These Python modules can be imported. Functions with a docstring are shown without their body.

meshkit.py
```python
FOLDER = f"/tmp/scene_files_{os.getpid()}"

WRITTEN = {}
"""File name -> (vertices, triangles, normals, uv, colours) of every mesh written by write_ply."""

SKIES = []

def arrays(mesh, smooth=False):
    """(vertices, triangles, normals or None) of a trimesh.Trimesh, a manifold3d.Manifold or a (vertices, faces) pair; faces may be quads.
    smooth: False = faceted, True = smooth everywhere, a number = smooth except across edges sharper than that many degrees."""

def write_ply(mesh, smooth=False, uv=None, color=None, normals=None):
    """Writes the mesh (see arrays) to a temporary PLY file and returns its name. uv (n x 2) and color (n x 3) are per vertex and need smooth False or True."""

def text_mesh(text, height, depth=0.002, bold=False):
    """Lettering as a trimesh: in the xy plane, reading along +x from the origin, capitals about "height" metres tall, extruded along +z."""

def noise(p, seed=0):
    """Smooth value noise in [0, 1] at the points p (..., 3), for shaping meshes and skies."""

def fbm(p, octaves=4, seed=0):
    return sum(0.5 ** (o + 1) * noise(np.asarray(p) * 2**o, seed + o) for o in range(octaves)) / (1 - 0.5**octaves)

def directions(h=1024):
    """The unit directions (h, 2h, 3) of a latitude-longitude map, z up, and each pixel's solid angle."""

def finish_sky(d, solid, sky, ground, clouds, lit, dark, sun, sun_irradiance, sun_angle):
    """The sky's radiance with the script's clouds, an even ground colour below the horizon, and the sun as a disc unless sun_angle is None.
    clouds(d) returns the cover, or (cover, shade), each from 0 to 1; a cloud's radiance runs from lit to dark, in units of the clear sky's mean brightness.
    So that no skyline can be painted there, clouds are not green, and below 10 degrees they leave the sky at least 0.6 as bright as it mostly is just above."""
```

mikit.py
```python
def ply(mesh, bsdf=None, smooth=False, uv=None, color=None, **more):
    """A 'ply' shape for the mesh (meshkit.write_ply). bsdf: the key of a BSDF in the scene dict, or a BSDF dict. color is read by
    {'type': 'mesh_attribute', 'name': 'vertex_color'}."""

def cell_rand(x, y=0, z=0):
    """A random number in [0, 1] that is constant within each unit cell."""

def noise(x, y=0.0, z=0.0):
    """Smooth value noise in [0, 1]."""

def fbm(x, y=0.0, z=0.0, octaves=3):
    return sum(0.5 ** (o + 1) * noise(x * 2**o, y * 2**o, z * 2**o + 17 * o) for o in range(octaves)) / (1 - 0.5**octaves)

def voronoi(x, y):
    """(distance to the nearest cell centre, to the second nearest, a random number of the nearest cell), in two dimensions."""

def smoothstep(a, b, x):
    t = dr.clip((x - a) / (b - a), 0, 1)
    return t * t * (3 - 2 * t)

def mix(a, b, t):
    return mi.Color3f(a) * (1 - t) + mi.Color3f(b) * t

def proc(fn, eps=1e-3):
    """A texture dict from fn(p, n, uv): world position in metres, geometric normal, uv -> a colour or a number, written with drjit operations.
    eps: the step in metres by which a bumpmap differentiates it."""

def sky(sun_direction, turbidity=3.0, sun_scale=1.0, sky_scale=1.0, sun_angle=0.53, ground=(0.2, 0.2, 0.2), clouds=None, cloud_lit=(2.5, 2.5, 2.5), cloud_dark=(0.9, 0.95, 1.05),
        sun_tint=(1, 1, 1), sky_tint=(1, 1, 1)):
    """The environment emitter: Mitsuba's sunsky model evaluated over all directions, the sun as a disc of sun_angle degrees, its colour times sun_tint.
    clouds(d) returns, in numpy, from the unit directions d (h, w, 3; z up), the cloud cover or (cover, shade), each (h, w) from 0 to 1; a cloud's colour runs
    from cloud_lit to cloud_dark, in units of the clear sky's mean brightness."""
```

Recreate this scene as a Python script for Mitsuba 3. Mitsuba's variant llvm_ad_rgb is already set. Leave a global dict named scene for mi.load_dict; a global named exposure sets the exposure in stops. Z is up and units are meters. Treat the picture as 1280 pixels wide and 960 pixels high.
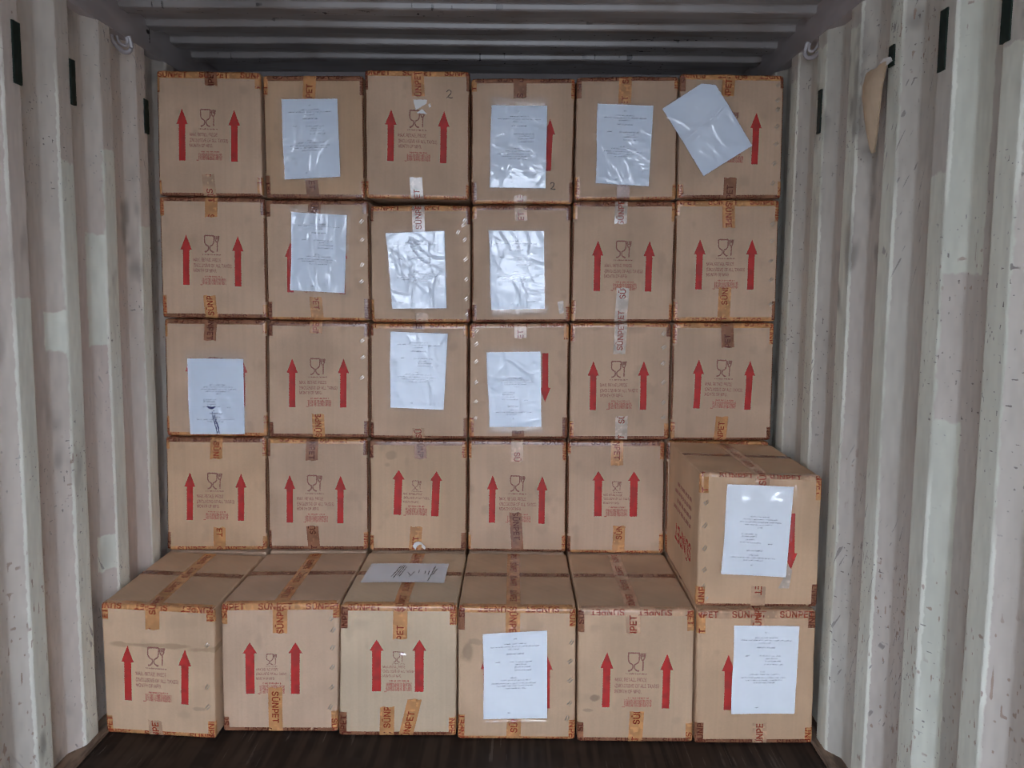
import math, random
import numpy as np, trimesh, drjit as dr, mitsuba as mi
import mikit, meshkit
from mikit import ply, proc, noise, fbm, smoothstep, mix

T = mi.ScalarTransform4f
scene, labels = {}, {}

# ---------------------------------------------------------------- camera, sky, exposure
PITCH, YAW, ROLL, FOCAL = 0.1100, 0.0038, 0.0096, 1130.0
EYE = np.array([0.174, -3.3698, 1.4662])


def camera_direction(x, y, z):
    """right, forward, up of the camera -> world"""
    yy, zz = math.cos(PITCH) * y + math.sin(PITCH) * z, -math.sin(PITCH) * y + math.cos(PITCH) * z
    return np.array([math.cos(YAW) * x - math.sin(YAW) * yy, math.sin(YAW) * x + math.cos(YAW) * yy, zz])


scene['camera'] = {'type': 'perspective', 'fov_axis': 'x', 'fov': math.degrees(2 * math.atan(640 / FOCAL)), 'near_clip': 0.05, 'far_clip': 200.0,
                   'to_world': T().look_at(origin=EYE.tolist(), target=(EYE + camera_direction(0, 1, 0)).tolist(),
                                           up=camera_direction(-math.sin(ROLL), 0, math.cos(ROLL)).tolist())}


def overcast(d):
    """an even cloud deck with soft lighter and darker parts"""
    q = np.stack([d[..., 0], d[..., 1], np.zeros_like(d[..., 0])], -1) / np.maximum(d[..., 2:], 0.12)
    return np.full(d.shape[:2], 0.96), 0.25 + 0.5 * meshkit.fbm(q * 0.9 + 40, 4, 3)


scene['sky'] = mikit.sky((0.3, 0.8, 0.9), turbidity=4.0, sun_scale=0.0, sky_scale=1.0, ground=(0.40, 0.40, 0.395), clouds=overcast,
                         cloud_lit=(0.94, 1.03, 1.19), cloud_dark=(0.73, 0.82, 0.99))
exposure = 6.45

# ---------------------------------------------------------------- sizes of the container
HALF = 1.164            # wall face to the middle
RAIL_LOW, RAIL_HIGH, ROOF = 2.288, 2.362, 2.372
FRONT, BACK = -5.2, 0.78
LEFT_EDGE, LEFT_PITCH = -0.873, 0.2797      # far edge of an inner flat, spacing of the ribs
RIGHT_EDGE, RIGHT_PITCH = -1.4547, 0.2955
FLAT, SLOPE, DEEP = 0.081, 0.052, 0.035


# ---------------------------------------------------------------- materials
def bsdf(key, color, rough=0.6, spec=0.5, bump=None, **more):
    b = {'type': 'principled', 'base_color': color if isinstance(color, dict) else {'type': 'rgb', 'value': list(color)}, 'roughness': rough, 'specular': spec, **more}
    if bump:
        b = {'type': 'bumpmap', 'bump': proc(bump[0], 5e-4), 'scale': bump[1], 'nested': b}
    scene[key] = {'type': 'twosided', 'bsdf': b} if more.get('spec_trans') is None else b
    return key


def box_mask(y, z, y0, y1, z0, z1, wob, soft=0.004):
    """1 inside a brushed-on rectangle whose outline is ragged"""
    return (smoothstep(y0 - soft, y0 + soft, y + wob) * (1 - smoothstep(y1 - soft, y1 + soft, y + wob))
            * smoothstep(z0 - soft, z0 + soft, z + 2 * wob) * (1 - smoothstep(z1 - soft, z1 + soft, z + 2 * wob)))


def wall_paint(base, patch, worn, edge, pitch, patches, seed):
    def color(p, n, uv):
        y, z = p.y, p.z
        broad = fbm(y * 2.3 + seed, z * 1.7, seed, 3)
        fine = noise(y * 90 + seed, z * 25)
        wob = (fbm(y * 38 + seed, z * 42, 0, 3) - 0.5) * 0.012
        wob_long = (fbm(seed, z * 75, y * 6, 3) - 0.5) * 0.008 + (noise(seed + 4, z * 3.1, y * 3) - 0.5) * 0.003
        c = mix(base, [b * 0.86 for b in base], smoothstep(0.35, 0.75, broad))
        c = mix(c, [base[0] * 1.02, base[1] * 0.95, base[2] * 0.965], smoothstep(0.2, 0.9, fbm(y * 3.1, z * 0.8, seed + 5, 2)))
        m = mi.Float(0)
        for y0, y1, z0, z1 in patches:
            m = dr.maximum(m, box_mask(y, z, y0, y1, z0, z1, wob))
        tone = 0.90 + 0.2 * noise(y * 20, z * 3 + seed)
        c = mix(c, mi.Color3f(patch) * tone, m * 0.9)
        # pale paint left along the bends that face the door
        near = edge - FLAT
        ph = y - near - pitch * dr.floor((y - near) / pitch + 0.5)
        line = smoothstep(-0.010, -0.006, ph + wob_long) * (1 - smoothstep(0.001, 0.005, ph + wob_long))
        c = mix(c, worn, line * smoothstep(0.25, 0.5, noise(seed + y * 3, z * 2.6)) * 0.7)
        # grime, rust specks and scratches
        grime = smoothstep(0.55, 0.8, fbm(y * 14 + 3, z * 7 + seed, 2, 3)) * smoothstep(0.5, 0.75, fbm(y * 3 + 9, z * 2, seed, 2))
        c = mix(c, (0.13, 0.115, 0.10), grime * 0.55)
        cluster = smoothstep(0.46, 0.7, fbm(y * 4 + 20, z * 3.2 + seed, 7, 2))
        spot = smoothstep(0.89, 0.95, noise(y * 130 + 11, z * 130 + seed)) * cluster
        c = mix(c, (0.11, 0.092, 0.088), spot * 0.7)
        rust = smoothstep(0.84, 0.93, noise(y * 110 + 50, z * 60 + seed)) * smoothstep(0.58, 0.75, noise(y * 3 + 4, z * 3.3))
        c = mix(c, (0.27, 0.15, 0.10), rust * 0.6)
        along = (y * 0.8 + z * 0.35)
        scratch = smoothstep(0.88, 0.94, noise(along * 190 + seed, (z * 0.8 - y * 0.35) * 30)) * smoothstep(0.55, 0.7, noise(y * 4, z * 2.5 + seed))
        c = mix(c, (0.16, 0.14, 0.14), scratch * 0.6)
        return c * (0.95 + 0.1 * fine)
    return color


def flats(edge, pitch, first, tops, low=-0.1, grow=0.004):
    return [(edge + pitch * (first + i) - FLAT - grow, edge + pitch * (first + i) + grow, low, t) for i, t in enumerate(tops)]


LEFT_PATCHES = flats(LEFT_EDGE, LEFT_PITCH, 0, (1.417, 1.818, 1.89, 1.66)) + [
    (-0.745, -0.675, 1.255, 1.375), (-0.470, -0.390, 1.255, 1.615), (-0.470, -0.385, 0.50, 0.62), (-1.30, -1.22, -0.1, 1.9), (-1.60, -1.50, -0.1, 1.6)]
RIGHT_PATCHES = flats(RIGHT_EDGE, RIGHT_PITCH, 0, (1.955, 1.735, 2.4, 2.225, 2.241, 2.2)) + [
    (-1.36, -1.235, 1.5, 2.4), (-1.31, -1.225, -0.1, 1.155)]
bsdf('left_wall_paint', proc(wall_paint((0.60, 0.545, 0.475), (0.71, 0.715, 0.62), (0.82, 0.81, 0.72), LEFT_EDGE, LEFT_PITCH, LEFT_PATCHES, 3.0)), 0.55, 0.4)
bsdf('right_wall_paint', proc(wall_paint((0.525, 0.505, 0.44), (0.62, 0.625, 0.535), (0.80, 0.80, 0.71), RIGHT_EDGE, RIGHT_PITCH, RIGHT_PATCHES, 41.0)), 0.55, 0.4)


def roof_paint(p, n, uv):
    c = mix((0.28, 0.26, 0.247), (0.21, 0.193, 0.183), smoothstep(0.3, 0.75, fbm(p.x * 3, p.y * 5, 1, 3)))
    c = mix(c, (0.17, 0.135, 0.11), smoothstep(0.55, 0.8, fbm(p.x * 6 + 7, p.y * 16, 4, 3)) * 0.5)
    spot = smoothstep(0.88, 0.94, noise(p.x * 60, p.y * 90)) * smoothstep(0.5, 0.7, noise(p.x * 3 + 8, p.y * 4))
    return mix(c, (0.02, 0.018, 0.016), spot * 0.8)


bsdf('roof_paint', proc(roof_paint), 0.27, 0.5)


def rail_paint(p, n, uv):
    c = mix((0.36, 0.325, 0.32), (0.30, 0.27, 0.265), smoothstep(0.3, 0.7, fbm(p.y * 5, p.z * 22, p.x, 3)))
    # a black blot with a run below it on the left rail
    blot = (1 - smoothstep(0.5, 1.0, dr.sqrt(dr.square((p.y - 0.0) / 0.022) + dr.square((p.z - 2.357) / 0.010)))) * dr.select(p.x < 0, 1.0, 0.0)
    run = (1 - smoothstep(0.002, 0.005, dr.abs(p.y - 0.012))) * smoothstep(2.315, 2.325, p.z) * dr.select(p.x < 0, 1.0, 0.0)
    c = mix(c, (0.02, 0.017, 0.017), dr.maximum(blot, run * 0.8))
    return mix(c, (0.06, 0.05, 0.045), smoothstep(0.88, 0.95, noise(p.y * 45, p.z * 90, p.x * 9)) * 0.6)


bsdf('rail_paint', proc(rail_paint), 0.5, 0.5)
bsdf('ring_paint', (0.36, 0.335, 0.34), 0.4, 0.5)
bsdf('dark_smudge', (0.015, 0.012, 0.01), 0.7, 0.3)


def plywood(p, n, uv):
    g = fbm(p.x * 55, p.y * 3.0, 0, 4)
    c = mix((0.030, 0.018, 0.012), (0.012, 0.0075, 0.0055), smoothstep(0.3, 0.7, g))
    c = mix(c, (0.040, 0.026, 0.018), smoothstep(0.58, 0.8, fbm(p.x * 9, p.y * 4, 2, 3)) * 0.6)
    line = smoothstep(0.84, 0.9, noise(p.x * 210, p.y * 7)) * smoothstep(0.4, 0.7, noise(p.x * 9, p.y * 9))
    c = mix(c, (0.075, 0.06, 0.05), line * 0.6)
    return mix(c, (0.02, 0.014, 0.012), smoothstep(0.6, 0.8, fbm(p.x * 16 + 5, p.y * 22, 1, 3)) * 0.6)


bsdf('plywood', proc(plywood), 0.7, 0.25)
bsdf('bottom_rail_wood', proc(lambda p, n, uv: mix((0.23, 0.16, 0.11), (0.10, 0.07, 0.05), smoothstep(0.3, 0.7, fbm(p.y * 14, p.x * 60, p.z * 60, 3)))), 0.7, 0.3)
bsdf('dark_green', (0.006, 0.016, 0.011), 0.55, 0.3)


def kraft(base, seed, stains=()):
    """brown board: faint flutes, mottling, a few scuffs; stains = (x, z, half width, half height, strength, colour)"""
    def color(p, n, uv):
        q = fbm(p.x * 5 + seed, p.z * 5, p.y * 5, 3)
        c = mix([b * 1.04 for b in base], [b * 0.90 for b in base], smoothstep(0.3, 0.7, q))
        flute = noise((p.x + p.y) * 150 + seed, p.z * 1.5) - 0.5
        fibre = noise(p.x * 260, p.z * 260, p.y * 260) - 0.5
        c = c * (1 + 0.05 * flute + 0.05 * fibre)
        scuff = smoothstep(0.66, 0.85, fbm(p.x * 17 + 30, p.z * 13 + seed, p.y * 10, 3))
        c = mix(c, [b * 0.70 for b in base], scuff * 0.35)
        for x, z, a, b, k, col in stains:
            w = (fbm(p.x * 22, p.z * 22, 3, 3) - 0.5) * 1.5
            r = dr.sqrt(dr.square((p.x - x) / a) + dr.square((p.z - z) / b))
            c = mix(c, col, (1 - smoothstep(0.6, 1.15, r + w)) * k)
        return c
    return color


KRAFT = (0.515, 0.353, 0.243)
bsdf('kraft', proc(kraft(KRAFT, 1.0)), 0.75, 0.25)
bsdf('kraft_warm', proc(kraft((0.535, 0.35, 0.218), 7.0)), 0.75, 0.25)
bsdf('kraft_pale', proc(kraft((0.55, 0.415, 0.285), 13.0)), 0.75, 0.25)
DIRT = (0.17, 0.11, 0.07)
bsdf('kraft_stained', proc(kraft((0.525, 0.355, 0.23), 19.0, (
    (-0.98, 0.305, 0.17, 0.010, 0.5, (0.27, 0.17, 0.09)), (-0.81, 0.295, 0.06, 0.012, 0.5, (0.26, 0.16, 0.08)), (-0.88, 0.155, 0.012, 0.009, 0.7, DIRT), (-0.83, 0.10, 0.03, 0.008, 0.3, DIRT),
    (0.03, 0.30, 0.022, 0.04, 0.45, DIRT), (0.05, 0.33, 0.03, 0.012, 0.3, DIRT), (0.437, 0.15, 0.016, 0.012, 0.55, DIRT), (0.42, 0.11, 0.02, 0.006, 0.35, DIRT),
    (-0.29, 0.82, 0.022, 0.02, 0.28, DIRT), (-0.31, 0.78, 0.02, 0.012, 0.22, DIRT)))), 0.75, 0.25)
bsdf('red_print', proc(lambda p, n, uv: mix((0.42, 0.030, 0.026), (0.34, 0.036, 0.030), smoothstep(0.35, 0.75, fbm(p.x * 50, p.z * 50, p.y * 50, 3)))), 0.6, 0.3)
bsdf('brown_print', proc(lambda p, n, uv: mix((0.24, 0.10, 0.072), (0.30, 0.15, 0.11), noise(p.x * 300, p.z * 300))), 0.7, 0.3)
bsdf('faint_print', proc(lambda p, n, uv: mix((0.31, 0.135, 0.092), (0.37, 0.18, 0.125), noise(p.x * 300, p.z * 300))), 0.7, 0.3)
bsdf('barcode_print', proc(lambda p, n, uv: mix((0.40, 0.09, 0.065), (0.42, 0.18, 0.12), noise(p.x * 260, p.z * 260))), 0.7, 0.3)


def tape_color(base, seed):
    def color(p, n, uv):
        c = mix(base, [b * 0.75 for b in base], smoothstep(0.3, 0.7, fbm(p.x * 30 + seed, p.z * 30, p.y * 30, 3)))
        return mix(c, [min(1, b * 1.35) for b in base], smoothstep(0.62, 0.8, noise(p.x * 120, p.z * 120, p.y * 60)) * 0.5)
    return color


bsdf('tape_orange', proc(tape_color((0.52, 0.255, 0.105), 2.0)), 0.22, 0.5)
bsdf('tape_brown', proc(tape_color((0.26, 0.115, 0.062), 5.0)), 0.22, 0.5)
bsdf('tape_pale', proc(tape_color((0.494, 0.31, 0.196), 8.0)), 0.22, 0.5)
bsdf('tape_glare_and_white', proc(tape_color((0.529, 0.425, 0.345), 11.0)), 0.15, 0.5)  # sky glare on clear tape painted as whitish colour; also for torn bits
bsdf('tape_letters', (0.25, 0.033, 0.012), 0.3, 0.5)
bsdf('tape_letters_dark', (0.11, 0.020, 0.010), 0.3, 0.5)
bsdf('white_paper', proc(lambda p, n, uv: mix((0.745, 0.775, 0.81), (0.695, 0.73, 0.775), smoothstep(0.3, 0.7, fbm(p.x * 6, p.z * 6, p.y * 6, 3)))), 0.6, 0.35)
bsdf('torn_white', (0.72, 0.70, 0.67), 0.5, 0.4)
bsdf('grey_ink', (0.19, 0.20, 0.24), 0.7, 0.2)
bsdf('navy_ink', (0.012, 0.018, 0.10), 0.6, 0.3)
bsdf('pen_ink', (0.03, 0.025, 0.03), 0.6, 0.3)
bsdf('staple_wire', (0.36, 0.335, 0.30), 0.33, 0.5, metallic=1.0)
scene['clear_film'] = {'type': 'thindielectric', 'int_ior': 1.5}
scene['sky_tinted_film'] = {'type': 'thindielectric', 'int_ior': 1.38, 'specular_transmittance': {'type': 'rgb', 'value': [0.93, 0.96, 1.0]}}  # blue of the sky reflected in upper sleeves, put into the film tint


# ---------------------------------------------------------------- helpers
def add(key, shape, label=None, category=None, group=None, kind=None):
    if key in scene:
        n = 1
        while f'{key}_{n:03d}' in scene:
            n += 1
        key = f'{key}_{n:03d}'
    scene[key] = shape
    d = {k: v for k, v in (('label', label), ('category', category), ('group', group), ('kind', kind)) if v}
    if d:
        labels[key] = d
    return key


COUNT = {}


def thing(name, label, category, group=None):
    n = COUNT.get(name, 0)
    COUNT[name] = n + 1
    key = name if n == 0 else f'{name}_{n:03d}'
    labels[key] = {'label': label, 'category': category, **({'group': group} if group else {})}
    return key


def cuboid(x0, x1, y0, y1, z0, z1):
    m = trimesh.creation.box((x1 - x0, y1 - y0, z1 - z0))
    m.apply_translation(((x0 + x1) / 2, (y0 + y1) / 2, (z0 + z1) / 2))
    return m


def grid(us, vs):
    """(points of the grid as two columns, quads)"""
    U, V = np.meshgrid(us, vs, indexing='ij')
    i, j = np.meshgrid(np.arange(len(us) - 1), np.arange(len(vs) - 1), indexing='ij')
    a = (i * len(vs) + j).ravel()
    return np.stack([U.ravel(), V.ravel()], 1), np.stack([a, a + len(vs), a + len(vs) + 1, a + 1], 1)


def tris(q):
    return np.vstack([q[:, [0, 1, 2]], q[:, [0, 2, 3]]])


def rounded_profile(pts, r=0.006, n=4):
    """a polyline with its corners rounded"""
    pts = np.asarray(pts, float)
    out = [pts[0]]
    for a, b, c in zip(pts[:-2], pts[1:-1], pts[2:]):
        u, v = (a - b) / np.linalg.norm(a - b), (c - b) / np.linalg.norm(c - b)
        p0, p1 = b + u * min(r, np.linalg.norm(a - b) / 2.2), b + v * min(r, np.linalg.norm(c - b) / 2.2)
        for t in np.linspace(0, 1, n):
            out.append((1 - t) ** 2 * p0 + 2 * t * (1 - t) * b + t * t * p1)
    return np.array(out + [pts[-1]])


def tube(path, radius, sides=8):
    path = np.asarray(path, float)
    t = np.gradient(path, axis=0)
    t /= np.linalg.norm(t, axis=1, keepdims=True)
    a = np.cross(t, [0.31, 0.12, 0.94])
    a /= np.linalg.norm(a, axis=1, keepdims=True)
    b = np.cross(t, a)
    ang = np.arange(sides) * 2 * np.pi / sides
    v = path[:, None] + radius * (np.cos(ang)[None, :, None] * a[:, None] + np.sin(ang)[None, :, None] * b[:, None])
    i, j = np.meshgrid(np.arange(len(path) - 1), np.arange(sides), indexing='ij')
    q = np.stack([i * sides + j, i * sides + (j + 1) % sides, (i + 1) * sides + (j + 1) % sides, (i + 1) * sides + j], -1).reshape(-1, 4)
    m = trimesh.Trimesh(v.reshape(-1, 3), tris(q), process=False)
    return m


def ribbon(path, width):
    """a flat pen stroke in two dimensions: (points, triangles)"""
    p = np.asarray(path, float)
    t = np.gradient(p, axis=0)
    t /= np.linalg.norm(t, axis=1, keepdims=True) + 1e-12
    n = np.stack([-t[:, 1], t[:, 0]], 1) * width / 2
    v = np.vstack([p + n, p - n])
    k = len(p)
    i = np.arange(k - 1)
    return v, np.vstack([np.stack([i, i + k, i + 1], 1), np.stack([i + 1, i + k, i + k + 1], 1)])


def join2(parts):
    vs, fs, n = [], [], 0
    for v, f in parts:
        vs.append(np.asarray(v, float)), fs.append(np.asarray(f) + n)
        n += len(v)
    return np.vstack(vs), np.vstack(fs)


def rect2(x0, x1, y0, y1):
    return np.array([[x0, y0], [x1, y0], [x1, y1], [x0, y1]], float), np.array([[0, 1, 2], [0, 2, 3]])


def polygon2(pts):
    from shapely.geometry import Polygon
    v, f = trimesh.creation.triangulate_polygon(Polygon(pts), engine='earcut')
    return np.asarray(v), np.asarray(f)


TEXT = {}


def text2(text, bold=False):
    """flat lettering with capitals one unit tall, starting at x = 0"""
    if (text, bold) not in TEXT:
        m = meshkit.text_mesh(text, 1.0, depth=0.1, bold=bold)
        f = m.faces[m.face_normals[:, 2] > 0.9]
        used, inv = np.unique(f, return_inverse=True)
        v = np.array(m.vertices)[used][:, :2]
        v[:, 0] -= v[:, 0].min()
        TEXT[text, bold] = v, inv.reshape(-1, 3)
    return TEXT[text, bold]


def finer(v, f, edge):
    v3 = np.c_[v, np.zeros(len(v))]
    v3, f = trimesh.remesh.subdivide_to_size(v3, f, edge, max_iter=12)
    m = trimesh.Trimesh(v3, f, process=False)
    m.merge_vertices()
    return np.array(m.vertices)[:, :2], np.array(m.faces)


def clip2(v, f, lo, hi):
    """the part of a flat mesh inside the rectangle lo..hi"""
    v3 = np.c_[v, np.zeros(len(v))]
    for k in (0, 1):
        for sign, at in ((1, lo[k]), (-1, hi[k])):
            if len(f) == 0:
                return None
            n, o = np.zeros(3), np.zeros(3)
            n[k], o[k] = sign, at
            d = (v3[:, k] - at) * sign
            if d.min() >= 0:
                continue
            if d.max() <= 0:
                return None
            v3, f = trimesh.intersections.slice_faces_plane(v3, f, n, o)[:2]
    return (v3[:, :2], f) if len(f) else None


# ---------------------------------------------------------------- the container
def corrugated_wall(side, edge, pitch):
    k0, k1 = math.ceil((FRONT - edge) / pitch), math.floor((BACK - edge) / pitch)
    pts = [(side * (HALF + DEEP), FRONT)]
    for k in range(k0 + 1, k1 + 1):
        e = edge + pitch * k
        pts += [(side * (HALF + DEEP), e - FLAT - SLOPE), (side * HALF, e - FLAT), (side * HALF, e), (side * (HALF + DEEP), e + SLOPE)]
    pts.append((side * (HALF + DEEP), BACK))
    pr = rounded_profile(pts, 0.007, 5)
    zs = np.linspace(-0.02, RAIL_LOW + 0.03, 40)
    P, q = grid(np.arange(len(pr)), zs)
    xy = pr[P[:, 0].astype(int)]
    inner = np.c_[xy[:, 0], xy[:, 1], P[:, 1]]
    # knocks: the sheet is not quite straight
    inner[:, 0] += side * 0.005 * (meshkit.fbm(inner * [0, 4.0, 1.6] + side * 9 + 30, 2) - 0.5)
    inner[:, 1] += 0.003 * (meshkit.fbm(inner * [0, 2.0, 2.6] + side * 5 + 60, 2) - 0.5)
    outer = inner + [side * 0.006, 0, 0]
    f = tris(q)
    n = len(inner)
    rim = []
    nz, npr = len(zs), len(pr)
    for i in range(npr - 1):
        for j in (0, nz - 1):
            a, b = i * nz + j, (i + 1) * nz + j
            rim += [[a, b, b + n], [a, b + n, a + n]]
    return np.vstack([inner, outer]), np.vstack([f, f[:, ::-1] + n, rim])


for side, name, edge, pitch, paint in ((-1, 'wall_left', LEFT_EDGE, LEFT_PITCH, 'left_wall_paint'), (1, 'wall_right', RIGHT_EDGE, RIGHT_PITCH, 'right_wall_paint')):
    add(name, ply(corrugated_wall(side, edge, pitch), paint, smooth=35), f"{'left' if side < 0 else 'right'} wall of ribbed grey painted steel with pale touched-up stripes", kind='structure')

pts = [(BACK, -0.02), (BACK, 2.45), (BACK + 0.03, 2.45), (BACK + 0.03, -0.02)]
add('wall_back', ply(cuboid(-1.25, 1.25, BACK, BACK + 0.03, -0.02, 2.45), 'rail_paint'), 'steel end wall behind the cartons', kind='structure')  # unseen wall drawn up close so the far roof stays dark
add('floor', ply(cuboid(-HALF - 0.04, HALF + 0.04, FRONT, BACK, -0.03, 0.0), 'plywood'), 'dark brown worn plywood floor of the container', kind='structure')


def roof_sheet():
    pitch, first = 0.2265, -0.246
    pts, y = [(FRONT, ROOF + 0.024)], first - pitch * 22
    while y < BACK - 0.2:
        # flat low part, climb to the high part, then a slope that faces the door
        pts += [(y - 0.002, ROOF + 0.026), (y + 0.004, ROOF), (y + 0.080, ROOF), (y + 0.106, ROOF + 0.026)]
        y += pitch
    pts = [p for p in pts if p[0] >= FRONT] + [(BACK, ROOF + 0.024)]
    pr = rounded_profile(pts, 0.008, 5)
    xs = np.linspace(-HALF - 0.02, HALF + 0.02, 24)
    P, q = grid(np.arange(len(pr)), xs)
    yz = pr[P[:, 0].astype(int)]
    v = np.c_[P[:, 1], yz]
    v[:, 2] += 0.006 * (meshkit.fbm(v * [1.5, 1.2, 0] + 50, 2) - 0.5)
    f = tris(q)
    return np.vstack([v, v + [0, 0, 0.006]]), np.vstack([f, f[:, ::-1] + len(v)])


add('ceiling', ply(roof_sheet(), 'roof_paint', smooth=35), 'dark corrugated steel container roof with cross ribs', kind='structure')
for side, word in ((-1, 'left'), (1, 'right')):
    a, b = sorted((side * (HALF - 0.002), side * (HALF + 0.06)))
    m = cuboid(a, b, FRONT, BACK, RAIL_LOW, RAIL_HIGH + 0.05)
    add(f'trim_{1 if side < 0 else 2}', ply(m, 'rail_paint'), f'grey steel top rail along the {word} wall', kind='structure')
    a, b = sorted((side * (HALF - 0.022), side * (HALF + 0.045)))
    add(f'baseboard_{word}', ply(cuboid(a, b, FRONT, BACK, -0.01, 0.012), 'bottom_rail_wood'), f'brown worn strip along the foot of the {word} wall', kind='structure')


# lashing rings hanging under the top rails
def ring_mesh(side):
    s = np.linspace(0, np.pi, 18)
    across = np.r_[-1, -np.cos(s), 1] * 0.030
    down = np.r_[-0.006, 0.012 + 0.036 * np.sin(s), -0.006]
    path = np.c_[side * (HALF + 0.012) - side * across * 0.75 - side * down * 0.2, -0.205 + across * 0.66 + down * 0.35, RAIL_LOW - down]
    inner = (path - path.mean(0)) * 0.52 + path.mean(0) + [0, 0, 0.012]
    return trimesh.util.concatenate([tube(path, 0.0075), tube(inner, 0.005)])


for side, word in ((-1, 'left'), (1, 'right')):
    k = thing('lashing_ring', f'grey steel lashing ring under the top rail of the {word} wall', 'ring')
    add(k, ply(ring_mesh(side), 'ring_paint', smooth=40))

# dark green slots on the ribs
for side, y0, y1, z0, z1, word in ((-1, -0.908, -0.870, 1.984, 2.146, 'left wall nearest the camera'), (-1, -0.598, -0.569, 1.989, 2.121, 'left wall, middle of three'),
                                  (-1, -0.060, -0.024, 1.992, 2.112, 'left wall beside the top left carton'),
                                  (1, -0.336, -0.305, 1.968, 2.107, 'right wall nearest the cartons'), (1, -0.908, -0.874, 2.049, 2.103, 'right wall above the torn brown flap'),
                                  (1, -1.202, -1.167, 1.970, 2.110, 'right wall, second from the camera'), (1, -1.482, -1.445, 1.964, 2.115, 'right wall nearest the camera')):
    m = cuboid(min(side * (HALF - 0.0045), side * (HALF + 0.003)), max(side * (HALF - 0.0045), side * (HALF + 0.003)), y0, y1, z0, z1)
    k = thing('wall_mark', f'dark green upright bar on a rib of the {word}', 'wall mark')
    add(k, ply(m, 'dark_green'))


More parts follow.
